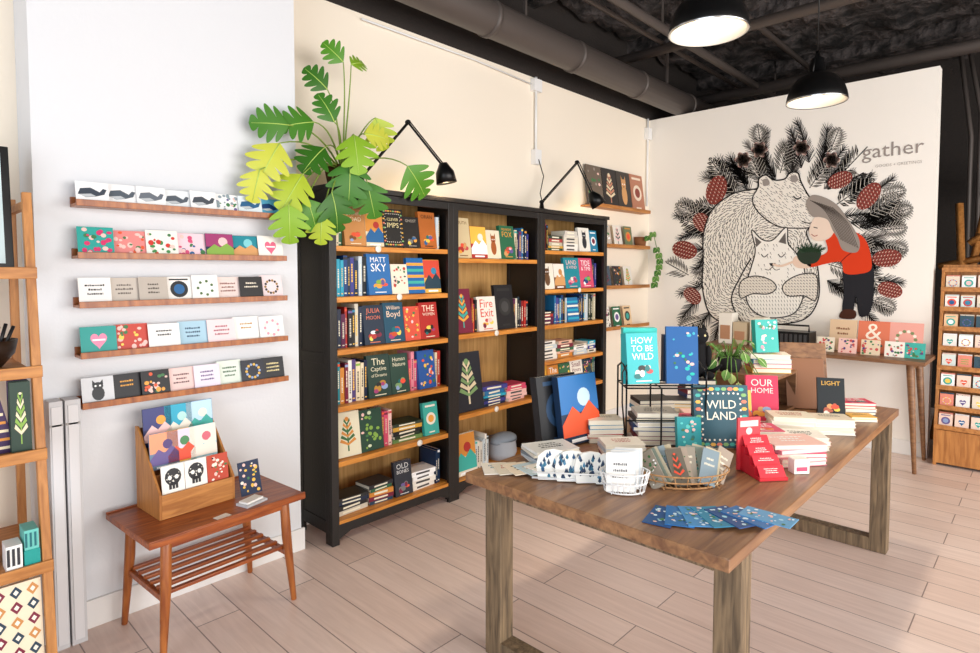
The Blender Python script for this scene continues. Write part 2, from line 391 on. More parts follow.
fill(m,a,c,S1[1],[('s',9,'blue'),('f',.165,.24,'2F6FB0','title','FFFFFF','F2A541','MATT|SKY'),('f',.12,.18,'EDE4D0','floral','C0392B'),('f',.13,.22,'1565A8','stripe','3CAEA3','F2A541'),('f',.13,.21,'E9B44C','land','D64933','2E86AB')],hmax=.265)
fill(m,a,c,S1[2],[('s',8,'dark'),('f',.14,.23,'182A3F','title','E07A5F','B3312A','JULIA|MOON'),('f',.15,.24,'1D4E66','title','F6D9C0','C9502E','William|Boyd'),('f',.12,.21,'D8503A','floral','F2C14E'),('f',.15,.23,'B32A24','title','F6E7D0','1B1B1F','THE|WOMEN')],hmax=.265)
fill(m,a,c,S1[3],[('s',9,'mix'),('f',.16,.25,'1E3B32','title','E8E0C0','B9862F','The|Captive|of Dreams'),('f',.14,.24,'26453A','title','EDE5C8','7FA36B','Human|Nature'),('s',3,'pink'),('f',.14,.24,'2456A0','floral','F2C14E','E4572E')],hmax=.275)
fill(m,a,c,S1[4],[('f',.16,.25,'E9E2C6','tree','3B6B3A','D98E3A'),('f',.16,.24,'1F4534','floral','88B04B','DCE5C0'),('s',3,'pink'),('k',5,.24,'green')])
fill(m,a,c,S1[5],[('k',4,.22,'dark'),('k',5,.18,'mix'),('f',.13,.21,'202531','title','DDDDDD','777777','OLD|BONES'),('k',4,.2,'white')])
m.build('books')
m=MB();a,c=2.70,3.49
fill(m,a,c,S2[0],[('f',.15,.27,'D9C49A','title','7B4A1E','B3312A','SOUTH'),('f',.15,.22,'B3312A','land','F2C14E','F4EBDD'),('f',.14,.2,'EFE3C8','animal','A85B2A'),('f',.16,.24,'2A6B4A','title','F2A541','E4572E','MIDNIGHT|FOX'),('s',3,'mix')],hmax=.3)
fill(m,a,c,S2[1],[('f',.16,.3,'7B1E3A','tree','3CAEA3','F2A541'),('s',3,'red'),('f',.18,.24,'F0E7DC','title','D64933','E9B44C','Fire|Exit'),('f',.2,.32,'1B1B1F','circle','2C2C2C','444444'),('s',3,'dark')],hmax=.3)
fill(m,a,c,S2[2],[('f',.27,.4,'20242F','tree','E8D9B8','7FA36B'),('k',6,.25,'blue'),('k',5,.22,'pink')],hmax=.3)
fill(m,a,c,S2[3],[('f',.2,.28,'E7DCC6','land','D98E3A','B3312A'),('s',6,'white')],auto=False)
m.build('books')
m=MB();a,c=3.61,4.40
fill(m,a,c,S3[0],[('s',4,'dark'),('k',5,.2,'green'),('k',6,.2,'white'),('f',.15,.2,'F0ECE2','animal','2F2F35')],hmax=.25)
fill(m,a,c,S3[1],[('f',.16,.2,'EFE8DA','animal','6B4A2E'),('f',.15,.2,'7A4A2C','land','F0ECE2','C98B4E'),('f',.2,.25,'1A8A9A','title','F7CAC9','E88FA0','LAND|& WIND'),('f',.2,.25,'D94F70','title','FFFFFF','16407A','TIDE|& TIME')])
fill(m,a,c,S3[2],[('k',4,.18,'dark'),('s',7,'blue'),('f',.15,.2,'1D6FA5','stripe','F0ECE2','2AA9C9'),('s',8,'blue')],hmax=.24)
fill(m,a,c,S3[3],[('k',5,.22,'white'),('k',5,.22,'mix'),('k',4,.2,'white')],hmax=.22)
fill(m,a,c,S3[4],[('s',4,'green'),('f',.15,.19,'D98E3A','title','FFFFFF'),('f',.15,.19,'356B4B','floral','F7CAC9'),('f',.17,.2,'F0ECE2','title','7B1E3A')],hmax=.22)
fill(m,a,c,S3[5],[('k',5,.22,'mix'),('k',6,.22,'white'),('s',8,'pink')])
m.build('books')
m=MB();m.ell((3.26,2.95,S2[3]+.14),(.13,.08,.05),'8C95A0','matte')
m.lathe([(.001,0),(.1,0),(.12,.05),(.11,.12),(.12,.14)],'A7ADB5','matte',M=T(3.26,2.97,S2[3]));m.build('cloth_bag')
m=MB()
for x,z in((2.2,1.37),(2.35,.46),(3.05,.553),(4.05,1.367),(3.05,1.09),(2.05,1.65)): m.lathe([(.001,0),(.02,0),(.02,.004),(.001,.004)],'F7F3EA','print',16,T(x,2.822,z-.012,0,90))
m.build('shelf_labels')

# ---------------------------------------------------------------- picture ledges with cards
LZ=[1.785,1.575,1.375,1.17,.965]
rows=[
 [('F4F4F4','whale','3E4652'),('F4F4F4','whale','555E68'),('F4F4F4','whale','6A727C'),('E9EEF0','whale','555E68'),('F4F4F4','whale','4A5058'),('F4F4F4','floral','8FA0A8'),('DDE7EC','whale','2A5F8A'),('5AAFD6','whale','16407A')],
 [('2AA39A','floral','D6336C'),('E48A86','floral','F3C9C0'),('F0F0E6','floral','D0342C','3F8A4A'),('F7D3DC','floral','D64F7A'),('22304F','land','A23B72'),('173A48','land','1A8A9A','7FD0D8'),('F6F2EA','heart','E46A8A')],
 [('F5F3F0','text','222222'),('C9BFB4','text','6B625A'),('BDB3A8','text','5A524A'),('F3F0EA','circle','22262A'),('F5F3F0','wreath','4A6B3A'),('EBD8D2','text','8A5A50'),('2A2A2C','text','EDE4D0'),('F2DDE0','wreath','9A7A3A')],
 [('2E9E97','heart','F28FB0'),('C9463A','floral','F3C9C0'),('F5F3F0','text','333333'),('A9CDE0','text','2A4A6A'),('F6D9DC','text','A05060'),('F8F6F2','text','B8862F'),('F0F0F0','wreath','E4A0B0')],
 [('D8DBE0','animal','24282E'),('1C1C22','text','E4A13A'),('17171C','floral','E4572E','F2A541'),('EAC9C4','text','5A3A3A'),('E7DCEB','text','56437C'),('DDE8DC','text','2F5A3A'),('1F2230','wreath','E9B44C'),('26262A','text','E9D9A0')]]
LX0,LX1=.60,1.49
for z,row in zip(LZ,rows):
    m=MB()
    m.box((LX0,2.828,z-.012),(LX1,2.93,z),mat='teaky');m.box((LX0,2.822,z-.012),(LX1,2.832,z+.014),mat='teaky')
    m.box((LX0,2.918,z),(LX1,2.93,z+.03),mat='teaky');m.build('picture_ledge',.0015)
    m=MB();n=len(row);st=(LX1-LX0-.015)/n
    for i,cc in enumerate(row):
        h=.092 if z==LZ[0] else .115
        card(m,T(LX0+.008+st*(i+.5),2.845+.012*(i%2),z+.001,ru(-2,2),-12),min(st*1.05,.128),h*ru(.95,1.05),*cc)
    m.build('greeting_cards')

# ---------------------------------------------------------------- side table
SX,SY=1.03,2.675
X=T(SX,SY,0,4)
m=MB();m.X=X
m.box((-.335,-.225,.465),(.335,.225,.49),mat='teak')
m.box((-.335,-.225,.49),(.335,-.213,.496),mat='teak');m.box((-.335,.213,.49),(.335,.225,.496),mat='teak')
for sx in(-1,1):
    for sy in(-1,1):
        m.tube([(sx*.255,sy*.175,.47),(sx*.262,sy*.18,.3),(sx*.285,sy*.195,0)],[.02,.021,.012],mat='teaky',n=12)
    m.box((sx*.25-.012,-.17,.425),(sx*.25+.012,.17,.465),mat='teak')
    m.box((sx*.262-.01,-.175,.215),(sx*.262+.01,.175,.24),mat='teak')
for sy in(-1,1): m.box((-.25,sy*.175-.01,.43),(.25,sy*.175+.01,.465),mat='teak')
for i in range(6): m.box((-.262,-.155+i*.062-.011,.24),(.262,-.155+i*.062+.011,.255),mat='teak')
m.build('side_table',.003)
DS=T(SX-.06,SY-.04,.491,4)@Matrix.Scale(1.18,4)
m=MB();m.X=DS
prof=[(0,0),(.2,0),(.2,.3),(.18,.3),(.0,.09)]
for sx in(-.135,.127): m.add([(sx,p[0],p[1]) for p in prof]+[(sx+.008,p[0],p[1]) for p in prof],[(4,3,2,1,0),(5,6,7,8,9)]+[(i,(i+1)%5,(i+1)%5+5,i+5) for i in range(5)],mat='pinev')
m.box((-.127,0,0),(.127,.008,.085),mat='pine');m.box((-.127,.008,0),(.127,.2,.008),mat='pine')
m.box((-.127,.066,.008),(.127,.074,.14),mat='pine');m.box((-.127,.13,.008),(.127,.138,.2),mat='pine');m.box((-.127,.192,.008),(.127,.2,.29),mat='pine')
m.build('card_display_stand',.0015)
m=MB();m.X=DS
for x,bg,st,fg,f2 in((-.075,'232C5A','land','3A3F7A','F2A541'),(.0,'1B8C97','land','2AA9C9','B6E3E0'),(.078,'2C6FB0','land','BFE0F0','F4EBDD')):
    card(m,T(x,.145,.225,0,-6),.1,.14,bg,st,fg,f2)
for x,bg,st,fg,f2 in((-.08,'6E86A0','land','F2A07A','56437C'),(-.02,'F2C14E','land','EBD6E8','4E8A5A'),(.06,'9FD0DA','land','F4EBDD','D66A7A')):
    card(m,T(x,.08,.155,0,-6),.1,.13,bg,st,fg,f2)
for x,bg,st,fg,f2 in((-.08,'F4F1EA','skull','2B2B2F',None),(.0,'F4F1EA','skull','2B2B2F',None),(.08,'C24A35','floral','F4EBDD','1B1B1F')):
    card(m,T(x,.014,.08,0,-6),.078,.1,bg,st,fg,f2)
m.build('greeting_cards')
m=MB();m.X=T(SX,SY,.4965,4)
card(m,T(.165,-.06,0,0,-14),.1,.15,'16284A','floral','F2C14E','F4EBDD')
m.box((-.1,-.2,-.006),(-.04,-.16,-.004),'E8E4DC',M=T(0,0,0,10));m.box((.03,-.2,-.006),(.14,-.13,.004),'C9CBD0',M=T(0,0,0,12))
m.box((.03,-.19,.004),(.12,-.14,.012),'F2F0EC',M=T(0,0,0,16))
m.build('postcards')

# ---------------------------------------------------------------- left ladder shelving unit
def yf_(z): return 2.53+.11*z
m=MB()
for x in(-.55,.415):
    m.add([(x,yf_(0),0),(x+.028,yf_(0),0),(x+.028,yf_(0)+.035,0),(x,yf_(0)+.035,0),(x,yf_(1.8),1.8),(x+.028,yf_(1.8),1.8),(x+.028,yf_(1.8)+.03,1.8),(x,yf_(1.8)+.03,1.8)],[(0,3,2,1),(4,5,6,7),(0,1,5,4),(1,2,6,5),(2,3,7,6),(3,0,4,7)],mat='pinev')
    m.box((x,3.05,0),(x+.028,3.08,1.8),mat='pinev');m.box((x+.005,2.75,1.74),(x+.025,3.05,1.77),mat='pine')
for z in(1.515,1.16,.865,.47,.1):
    y=yf_(z);m.box((-.522,y,z-.022),(.415,3.08,z),mat='pine');m.box((-.522,y-.01,z-.03),(.445,y+.002,z+.012),mat='pine')
m.build('display_shelf_unit',.002)
m=MB();M=T(.225,2.79,1.516,0,-6)
m.box((-.17,0,0),(.17,.02,.46),mat='blackmetal',M=M);m.rect(-.145,.025,.145,.435,-.001,'C9DDE0',M);m.rect(-.1,.08,.1,.38,-.002,'F2F2EE',M);m.build('picture_frame',.002)
m=MB();m.lathe([(.001,0),(.06,0),(.1,.05),(.11,.1),(.102,.1),(.085,.05),(.001,.02)],'2A1A10','print',M=T(.29,2.81,1.161))
for i in range(9): m.tube([(.25+.012*i,2.79+.01*(i%3),1.2),(.21+.022*i,2.79,1.31+.01*(i%2))],.006,'17171A','print',6)
m.build('wooden_bowl')
m=MB()
for i,c in enumerate(('4A2A6A','6B4A8A','3A2050')): 
    M=T(.165+.08*i,2.69,.866);m.prism([(-.045,0),(.045,0),(0,.2)],0,.03,c,M)
    for k in range(5): m.rect(-.036+.007*k,.015+.03*k,.036-.007*k,.025+.03*k,-.001,['E8D9B8','D98E3A'][k%2],M)
m.build('patterned_gift_cones')
m=MB()
for k in range(3): book(m,T(.378,2.65+.028*k,.868,-5,-3),.058,.25,.022,['1F3A2E','26453A','4A2A6A'][k],'tree','88B04B','E8D9B8')
m.build('boxed_gifts')
m=MB();z=.471;m.X=T(.015,-.15,0)
for i,c in enumerate(('B3312A','C94C4C','2F2F35','F4EBDD','B3312A','1B1B1F')): spine(m,.08+.035*i,2.83,z,.03,.2,.13,c,'FFFFFF')
m.box((.30,2.74,z),(.345,2.82,z+.09),'F4F4F2');m.box((.35,2.74,z),(.395,2.84,z+.06),'1E9A93');m.box((.352,2.745,z+.06),(.393,2.835,z+.13),'6CC5BC')
for k in range(3): m.box((.302+.014*k,2.738,z+.02),(.31+.014*k,2.74,z+.08),'2F2F35');m.box((.354+.013*k,2.743,z+.07),(.36+.013*k,2.745,z+.12),'1E6A73')
m.build('gift_boxes')
m=MB();z=.101;m.X=T(.015,-.19,0)
for j in range(2):
    M=T(.1+.2*j,2.76,z,0,-6);m.box((-.095,0,0),(.095,.02,.32),'EBDDC2',M=M)
    for a in range(4):
        for b in range(6):
            x=-.07+a*.047;q=.03+b*.052;c=['7B1E3A','1F3A4E','C98B4E'][(a+b)%3]
            m.poly([(x,q-.022),(x+.018,q),(x,q+.022),(x-.018,q)],-.001,c,M);m.poly([(x,q-.01),(x+.008,q),(x,q+.01),(x-.008,q)],-.002,'F4EBDD',M)
m.build('patterned_notebooks')
m=MB()
m.box((.49,2.83,0),(.535,2.912,1.0),'CFCFD2');m.box((.542,2.83,0),(.595,2.912,1.0),'CACACD')
for x in(.49,.545): m.box((x+.006,2.826,.02),(x+.04,2.83,.98),'DDDDE0');m.box((x-.001,2.826,.9),(x+.046,2.829,.91),'A9A5A2')
m.build('poster_boxes',.003)

# ---------------------------------------------------------------- bookcase top lamps
def lamp(pts,shade_dir,foot):
    m=MB()
    m.lathe([(.001,0),(.055,0),(.055,.02),(.02,.03),(.012,.09),(.001,.09)],M=T(foot[0],foot[1],1.979))
    P=[Vector(p) for p in pts]
    for a,b in zip(P,P[1:]):
        m.tube([a,b],.007,n=8)
        o=Vector((0,-.02,.0));m.tube([a+o,b+o],.004,n=6)
    for p in P: m.ell(p,(.016,.022,.016),mat='blackmetal')
    d=Vector(shade_dir).normalized();q=d.to_track_quat('Z','Y').to_matrix().to_4x4()
    S=Matrix.Translation(P[-1])@q
    m.lathe([(.001,-.03),(.025,-.028),(.04,.0),(.058,.03),(.066,.1),(.062,.1),(.052,.035),(.001,.02)],M=S,n=24)
    m.ell((0,0,.06),(.028,.028,.03),mat='bulb',M=S)
    m.build('desk_lamp')
    l=bpy.data.lights.new('lamp','POINT');l.energy=6;l.color=(1,.72,.4);l.shadow_soft_size=.03
    lo=bpy.data.objects.new('lamp_light',l);lo.location=P[-1]+d*.13;bpy.context.scene.collection.objects.link(lo)
lamp([(2.03,2.95,2.06),(2.36,2.93,2.43),(2.54,2.8,2.16)],(.15,-.1,-1),(2.03,2.95))
lamp([(3.75,2.98,2.06),(4.2,2.96,2.43),(4.27,2.85,2.15)],(.45,-.35,-.8),(3.75,2.98))
m=MB();m.tube([(3.92,3.15,2.44),(3.95,3.12,2.3),(3.88,3.1,2.15),(3.8,3.0,2.02)],.004,n=6);m.build('lamp_cable')

# ---------------------------------------------------------------- plant
def leafmesh(m,base,dirv,nrm,L,W,col,col2,lob=5,deep=.7):
    x=Vector(dirv).normalized();n=Vector(nrm);n=(n-x*n.dot(x)).normalized();y=n.cross(x)
    N=12*lob if lob>1 else 14;vs=[];fs=[]
    for i in range(N+1):
        t=i/N
        env=abs(math.sin(math.pi*min(1,t**.55)))**.7 if 0<t<1 else 0
        w=W*env*((1-deep)+deep*abs(math.sin(t*math.pi*lob))**.6)
        bend=-.35*L*t*t;c=Vector(base)+x*(L*t)+n*bend
        sw=x*(w*.45)
        vs+=[c-y*w+sw-n*(w*.15),c,c+y*w+sw-n*(w*.15)]
    for i in range(N):
        a=3*i;fs+=[(a,a+1,a+4,a+3),(a+1,a+2,a+5,a+4)]
    m.add(vs,fs,col,'print',smooth=True)
    m.tube([Vector(base)+x*(L*t)+n*(-.35*L*t*t+.002) for t in(0,.3,.6,.95)],[.003,.0025,.002,.001],col2,'print',5)
m=MB();pb=Vector((1.93,3.0,2.08))
m.lathe([(.001,0),(.075,0),(.1,.13),(.09,.13),(.085,.11),(.001,.11)],'5A3A24','matte',M=T(1.93,3.0,1.979))
LV=[((1.87,2.88,2.66),(-.5,0,.5),.13),((1.92,2.88,2.66),(.6,0,.3),.11),((1.75,2.85,2.48),(-.6,0,.5),.14),((2.04,2.82,2.38),(.45,0,-.9),.18),((1.64,2.8,2.28),(-.7,-.1,-.2),.17),((1.44,2.78,2.14),(-.5,-.1,-.8),.2),
 ((1.82,2.75,2.1),(-.2,-.2,-.9),.22),((2.2,2.74,2.12),(.7,-.1,-.7),.22),((1.47,2.76,1.84),(-.1,-.1,-1),.18),((1.70,2.74,1.92),(.2,-.1,-1),.2),((1.55,2.76,2.0),(-.6,-.1,-.8),.2),
 ((1.5,2.8,2.24),(-.9,0,0),.17),((1.92,2.76,2.26),(.7,-.2,.0),.15),((1.76,2.8,2.3),(-.4,-.1,.7),.15),((1.58,2.78,1.88),(.3,-.2,-.9),.16),
 ((1.84,2.74,2.24),(-.1,-.4,-.9),.2),((1.7,2.8,2.16),(-.7,-.2,-.4),.18),((1.66,2.77,1.8),(-.2,-.1,-1),.14),
 ((1.92,2.74,2.0),(.2,-.2,-1),.19),((1.34,2.79,2.0),(-.3,0,-.9),.15)]
random.seed(4)
for i,(p,d,l) in enumerate(LV):
    p=Vector(p);col=['4F8A20','86AE2C','33691A','A9BC30','417A1E','C8CC4A','3A7420'][i%7]
    leafmesh(m,p,(d[0]+ru(-.1,.1),d[1],d[2]+ru(-.1,.1)),(-.45+ru(-.3,.3),-.9,.3+ru(-.3,.3)),l*1.05,l*.58,col,'B9D66A',4,.68)
    mid=(pb+p)/2+Vector((0,-.04,.12 if p.z>1.9 else .2))
    pts=[]
    for k in range(9):
        t=k/8;pts.append(pb*(1-t)**2+mid*2*t*(1-t)+p*t*t)
    m.tube(pts,[.006-.003*k/8 for k in range(9)],'7E9A3A','print',6)
m.build('potted_philodendron')

# ---------------------------------------------------------------- side ledges past the bookcases
for z in(2.12,1.75,1.35,.95):
    m=MB();m.box((4.6,3.09,z-.015),(5.7,3.2,z),mat='pine');m.box((4.6,3.08,z-.015),(5.7,3.092,z+.02),mat='pine');m.build('picture_ledge',.0015)
m=MB()
for i,(bg,st,fg,f2) in enumerate((('6B5E52','floral','9A9088','333333'),('2A2626','tree','C98B6E','E8D9B8'),('3A3430','animal','D9A066','222222'),('B97A5E','circle','F0DCC8','8E3B2F'))):
    card(m,T(4.75+.26*i,3.115,2.121,0,-8),.25,.38,bg,st,fg,f2,t=.006)
m.build('art_prints')
m=MB()
for z,cs in((1.75,('2F2F35','C9BFB4','E9E4DC','6B7A5A','D9C49A')),(1.35,('E8D9B8','4A5A6A','2F2F35','E9E4DC','B97A6A')),(.95,('56437C','F0ECE2','2A6B4A','E9C9A0','222222'))):
    for i,c in enumerate(cs[:4]): card(m,T(4.74+.2*i,3.115,z+.001,0,-9),.15,.21,c,random.choice(['text','circle','tree','floral']),random.choice(['FFFFFF','D98E3A','333333']))
m.build('greeting_cards')
m=MB();m.lathe([(.001,0),(.05,0),(.065,.11),(.055,.11),(.001,.1)],'8A5A3A','matte',M=T(5.6,3.14,1.751))
pts=[Vector((5.62+.14*math.sin(k*.5),3.06-.05*k/3,1.87-.06*k if k>1 else 1.87+.04*k)) for k in range(9)]
m.tube(pts,.004,'4F7A35','print',6)
for k,p in enumerate(pts):
    for j in(-1,1): leafmesh(m,p,(j,-.3,-.5),(-.5,-.8,.3),.085,.03,['3E6F2A','5C8A3C'][k%2],'9CBF6A',1,.3)
m.build('trailing_plant')

# ---------------------------------------------------------------- pendant lights
def pendant(x,y,z):
    m=MB();m.X=T(x,y,z)@Matrix.Diagonal((.79,.79,.85,1))
    m.lathe([(.2,0),(.203,.012),(.195,.05),(.175,.105),(.135,.155),(.085,.185),(.055,.195),(.055,.25),(.045,.262),(.045,.285),(.02,.3),(.012,.34),(.001,.34)],n=48)
    m.lathe([(.2,0),(.19,.0),(.185,.05),(.165,.098),(.125,.145),(.07,.172),(.001,.175)],mat='inner_white',n=48)
    m.lathe([(.001,.045),(.05,.05),(.075,.08),(.06,.12),(.03,.165)],mat='bulb',n=32)
    m.lathe([(.2,-.004),(.205,.0),(.2,.012)],mat='chrome',n=48)
    H=(3.9-z)/.85
    m.tube([(0,0,.33),(0,0,H)],.005,n=8)
    m.lathe([(.001,H-.05),(.05,H-.05),(.05,H)])
    m.tube([(-.1,0,.18),(-.06,0,.28),(0,0,.33),(.06,0,.28),(.1,0,.18)],.004,n=6)
    m.build('pendant_lamp')
    l=bpy.data.lights.new('pendant','SPOT');l.energy=45;l.color=(1,.84,.64);l.shadow_soft_size=.08;l.spot_size=rad(150);l.spot_blend=.6
    lo=bpy.data.objects.new('pendant_light',l);lo.location=(x,y,z+.03);bpy.context.scene.collection.objects.link(lo)
pendant(2.465,1.078,2.505);pendant(3.84,1.03,2.49)

# ---------------------------------------------------------------- big table
m=MB()
m.box((1.555,.60,.712),(3.93,1.6,.75),mat='tablewood')
for x in(1.66,3.71):
    for y in(.605,1.515): m.box((x,y,.0),(x+.075,y+.08,.712),mat='legwood')
    m.box((x,.685,.0),(x+.075,1.515,.07),mat='legwood');m.box((x,.685,.65),(x+.075,1.515,.712),mat='legwood')
m.build('display_table',.003)
def tobj(name,f,bevel=0):
    m=MB();f(m);return m.build(name,bevel)
TZ=.7515
def flat(m,M,w,d,t,bg,st='title',fg='FFFFFF',fg2=None):
    (book if t>.008 else (lambda mb,MM,w,h,t,*a: card(mb,MM,w,h,*a,t=t)))(m,M@T(0,-d/2,t,0,-90),w,d,t,bg,st,fg,fg2)
def pile(m,x,y,n,w,d,t,pal,rz=-47,st='text',fg='444444',z=TZ):
    for i in range(n): flat(m,T(x,y,z+t*i,rz+ru(-7,7)),w*ru(.93,1),d,t,pal[i%len(pal)],st if i==n-1 else 'none',fg)
def f(m):
    m.X=T(2.12,1.49,TZ,-8)
    book(m,T(.05,0,.006,0,-9),.24,.3,.035,'16304F','land','2C6FB0','BFD8E8')
    book(m,T(-.03,.05,.006,0,-9),.24,.3,.04,'15171C','circle','24405F','1B2A3A')
tobj('large_art_books',f)
def f(m): pile(m,1.90,1.46,5,.2,.14,.011,['E9E9E6','B9C0C6','6E7780','D8D2C6'],-24)
tobj('magazine_stack',f)
def f(m):
    for i in range(7): flat(m,T(1.66+.026*i,1.54-.04*i,TZ+.003*i,-40+8*i),.1,.13,.003,['F3EFE6','E4DCCB','F6E7D0','C9DFE8','F3EFE6','D9E4E8','F4D3C8'][i],'text',['2E86AB','C0392B','333333','D98E3A','356B4B','C0392B','333333'][i])
tobj('postcards',f)
def f(m):
    for i in range(4):
        M=T(1.71+.035*i,1.30-.06*i,TZ+.002,-50+ru(-8,8),-10)
        p=[(-.055,0),(.055,0),(.062,.05),(.055,.085),(.03,.105),(.0,.11),(-.03,.105),(-.055,.085),(-.062,.05)]
        m.prism(p,0,.022,'F1F0EA',M)
        for k in range(26):
            a=ru(-.048,.048);c=ru(.01,.09);m.poly([(a-.006,c),(a,c+.016),(a+.006,c),(a,c-.006)],-.0008*(1+k*.05),random.choice(['1F4E79','2E6E8A','1F3A5A','16304F','4A86A8']),M)
    m.tube([(1.66,1.36,TZ+.01),(1.85,1.09,TZ+.01)],.004,mat='whitemetal');m.tube([(1.64,1.34,TZ+.04),(1.82,1.08,TZ+.04)],.003,mat='whitemetal')
tobj('fabric_pouches',f)
def basket(m,M,w,d,h,mat,nx=9):
    def ring(z,s): return [(s*w/2*math.cos(t),s*d/2*math.sin(t),z) for t in [i*2*math.pi/28 for i in range(28)]]
    for z,s in((.004,.8),(h*.5,.9),(h,1)): m.tube(ring(z,s),.003,mat=mat,n=6,closed=True,M=M)
    for i in range(22):
        t=i*2*math.pi/22;m.tube([(.8*w/2*math.cos(t),.8*d/2*math.sin(t),.004),(w/2*math.cos(t),d/2*math.sin(t),h)],.002,mat=mat,n=5,M=M)
    for i in range(-3,4): m.tube([(i*w*.1,-d*.38,.004),(i*w*.1,d*.38,.004)],.002,mat=mat,n=5,M=M)
def f(m):
    M=T(1.80,1.06,TZ,-50);basket(m,M,.17,.12,.07,'whitemetal')
    for i in range(5): card(m,M@T(-.02+.01*i,-.035+.016*i,.008,ru(-6,6),-8),.095,.13,['F4F1EC','DDE3E8'][i%2],'text','777777')
tobj('wire_basket',f)
def f(m):
    M=T(2.02,.95,TZ,-42);basket(m,M,.33,.2,.05,'cork')
    for i in range(14):
        x=-.11+.017*i
        card(m,M@T(x,-.06+.012*(i%5),.012,-14+ru(-8,8),-48,(-34+5*i)),.058,.145,['9C9488','7E8A80','B8AE98','8A9BA5','C9BCA0','6C655A','A8988A'][i%7],['floral','text','tree'][i%3],['5A7A4A','E9E2D0','5A4A3A'][i%3],t=.012)
tobj('seed_packet_basket',f)
def f(m):
    for i in range(7):
        flat(m,T(1.69+.03*i,.86-.042*i,TZ+.0025*i,-78+13*i),.085,.15,.0025,['1D4E8A','2A6FB0','4A8FC8','2E86AB','1D4E8A','2A6FB0','5AA0D0'][i],'floral','D9ECF8','A9D8EC')
tobj('fanned_postcards',f)
def f(m):
    pile(m,2.98,.88,5,.19,.14,.018,['F2EFE8','E9E2D0','F6F3EC'],-60,'text','B9604A')
    pile(m,3.14,.75,4,.18,.13,.018,['F6F3EC','E9DCC8'],-56);pile(m,2.80,.78,3,.19,.14,.018,['E9E2D0','F4C8C0','F6F3EC'],-52)
tobj('book_stack',f)
def f(m):
    pile(m,2.55,.75,5,.22,.16,.017,['E88FA0','F4C8C0','D94F70','F0A0B0','F4C8C0'],-38,'text','FFFFFF')
    pile(m,2.68,.92,4,.18,.14,.02,['D94F70','F4EBDD','E88FA0'],-50,'title','FFFFFF')
tobj('book_stack',f)
def f(m):
    R_='C8202E';m.X=T(2.255,.715,TZ,-40)
    for k in range(4):
        z=.012+.028*k;y=.034*k
        m.box((-.055,y,0),(.055,y+.034,z),R_)
        card(m,T(0,y+.003,z,0,-35),.1,.045,'DF3542','text','FFE7E0',t=.004)
    m.box((-.05,.138,0),(.05,.146,.2),'D93A44',M=T(0,0,0,8))
    m.rect(-.04,.165,.04,.188,.1375,'FFD0C8',T(0,0,0,8));m.disk(0,.148,.014,.014,.1375,'FFD0C8',T(0,0,0,8))
tobj('red_counter_display',f)
def f(m):
    m.X=T(2.42,1.25,TZ,-47)
    for x in(-.17,-.02,.17):
        m.tube([(x,-.09,0),(x,-.09,.26),(x,.09,.26),(x,.09,0)],.004,n=6)
    for y in(-.09,-.03,.03,.09): m.tube([(-.17,y,.26),(.17,y,.26)],.0035,n=6)
    for y in(-.09,.09): m.tube([(-.17,y,.01),(.17,y,.01)],.0035,n=6)
    for x in(-.17,.17): m.tube([(x,-.09,.26),(x,-.09,.33),(x,0,.36),(x,.09,.33),(x,.09,.26)],.004,n=6)
    m.tube([(-.17,-.09,.0),(-.19,-.1,.2),(-.19,-.1,.33),(-.17,-.09,.36)],.0035,n=6);m.tube([(-.17,-.09,.12),(.17,-.09,.12)],.0035,n=6)
tobj('wire_riser',f)
def f(m):
    m.X=T(2.42,1.25,TZ+.266,-47)
    book(m,T(-.085,-.05,.006,14,-8),.15,.22,.05,'2AB3B8','title','FFFFFF','F4EBDD','HOW|TO BE|WILD')
    book(m,T(.085,-.04,.004,-6,-8),.135,.25,.03,'1F5FA0','floral','3FB0C8','1FC8B8')
    m.box((-.16,.03,0),(-.01,.08,.24),'35C4BE');m.box((.02,.03,0),(.15,.07,.21),'16304F')
tobj('books',f)
def f(m):
    m.X=T(2.42,1.2,TZ,-47)
    for i in range(7): flat(m,T(-.06+ru(-.01,.01),.06,.02*i,ru(-6,6)),.18,.14,.02,['F3EFE6','7B1E3A','E4DCCB','16407A','FFFFFF','2F2F35','D6CFC4'][i],'text','555555')
    for i in range(5): flat(m,T(.12,.1,.02*i,ru(-6,6)),.15,.13,.02,random.choice(PAL['white']+PAL['pink']),'text','555555')
tobj('book_stack',f)
def f(m):
    pile(m,2.13,1.27,4,.17,.12,.016,['7B1E3A','F4EBDD','C9D6DF','F4EBDD'],-48,'text','B3312A')
    pile(m,1.98,1.22,3,.15,.1,.009,['E9E2D0','B9C0C6','F4EBDD'],-58);pile(m,2.29,1.46,5,.16,.12,.02,['E9E2D0','C0392B','F3EFE6','2E86AB'],-45)
tobj('book_stack',f)
def f(m):
    pile(m,2.66,1.42,7,.18,.14,.02,['2E86AB','F4EBDD','1B1B1F','E88FA0'],-45);pile(m,2.78,1.22,4,.18,.13,.02,['F4C8C0','16407A','F4EBDD'],-50)
    pile(m,2.9,1.42,5,.16,.12,.02,['F2C14E','2F2F35','E4DCCB'],-45)
tobj('book_stack',f)
def f(m):
    book(m,T(2.335,1.07,TZ+.005,-46,-8),.1,.15,.03,'1A9AA0','floral','5AD0C8','0F6E6E')
    book(m,T(2.50,1.0,TZ+.008,-46,-9),.235,.265,.03,'0F4A5A','ornate','F7F0DC','3CAEA3','WILD|LAND')
tobj('books',f)
def f(m):
    m.box((3.2,1.02,TZ),(3.56,1.38,TZ+.015),mat='walnut')
    for x in(3.2,3.545): m.box((x,1.02,TZ+.015),(x+.015,1.38,TZ+.195),mat='walnut')
    m.box((3.2,1.02,TZ+.195),(3.56,1.38,TZ+.21),mat='walnut')
tobj('wooden_riser',f,.002)
RZ=TZ+.2105
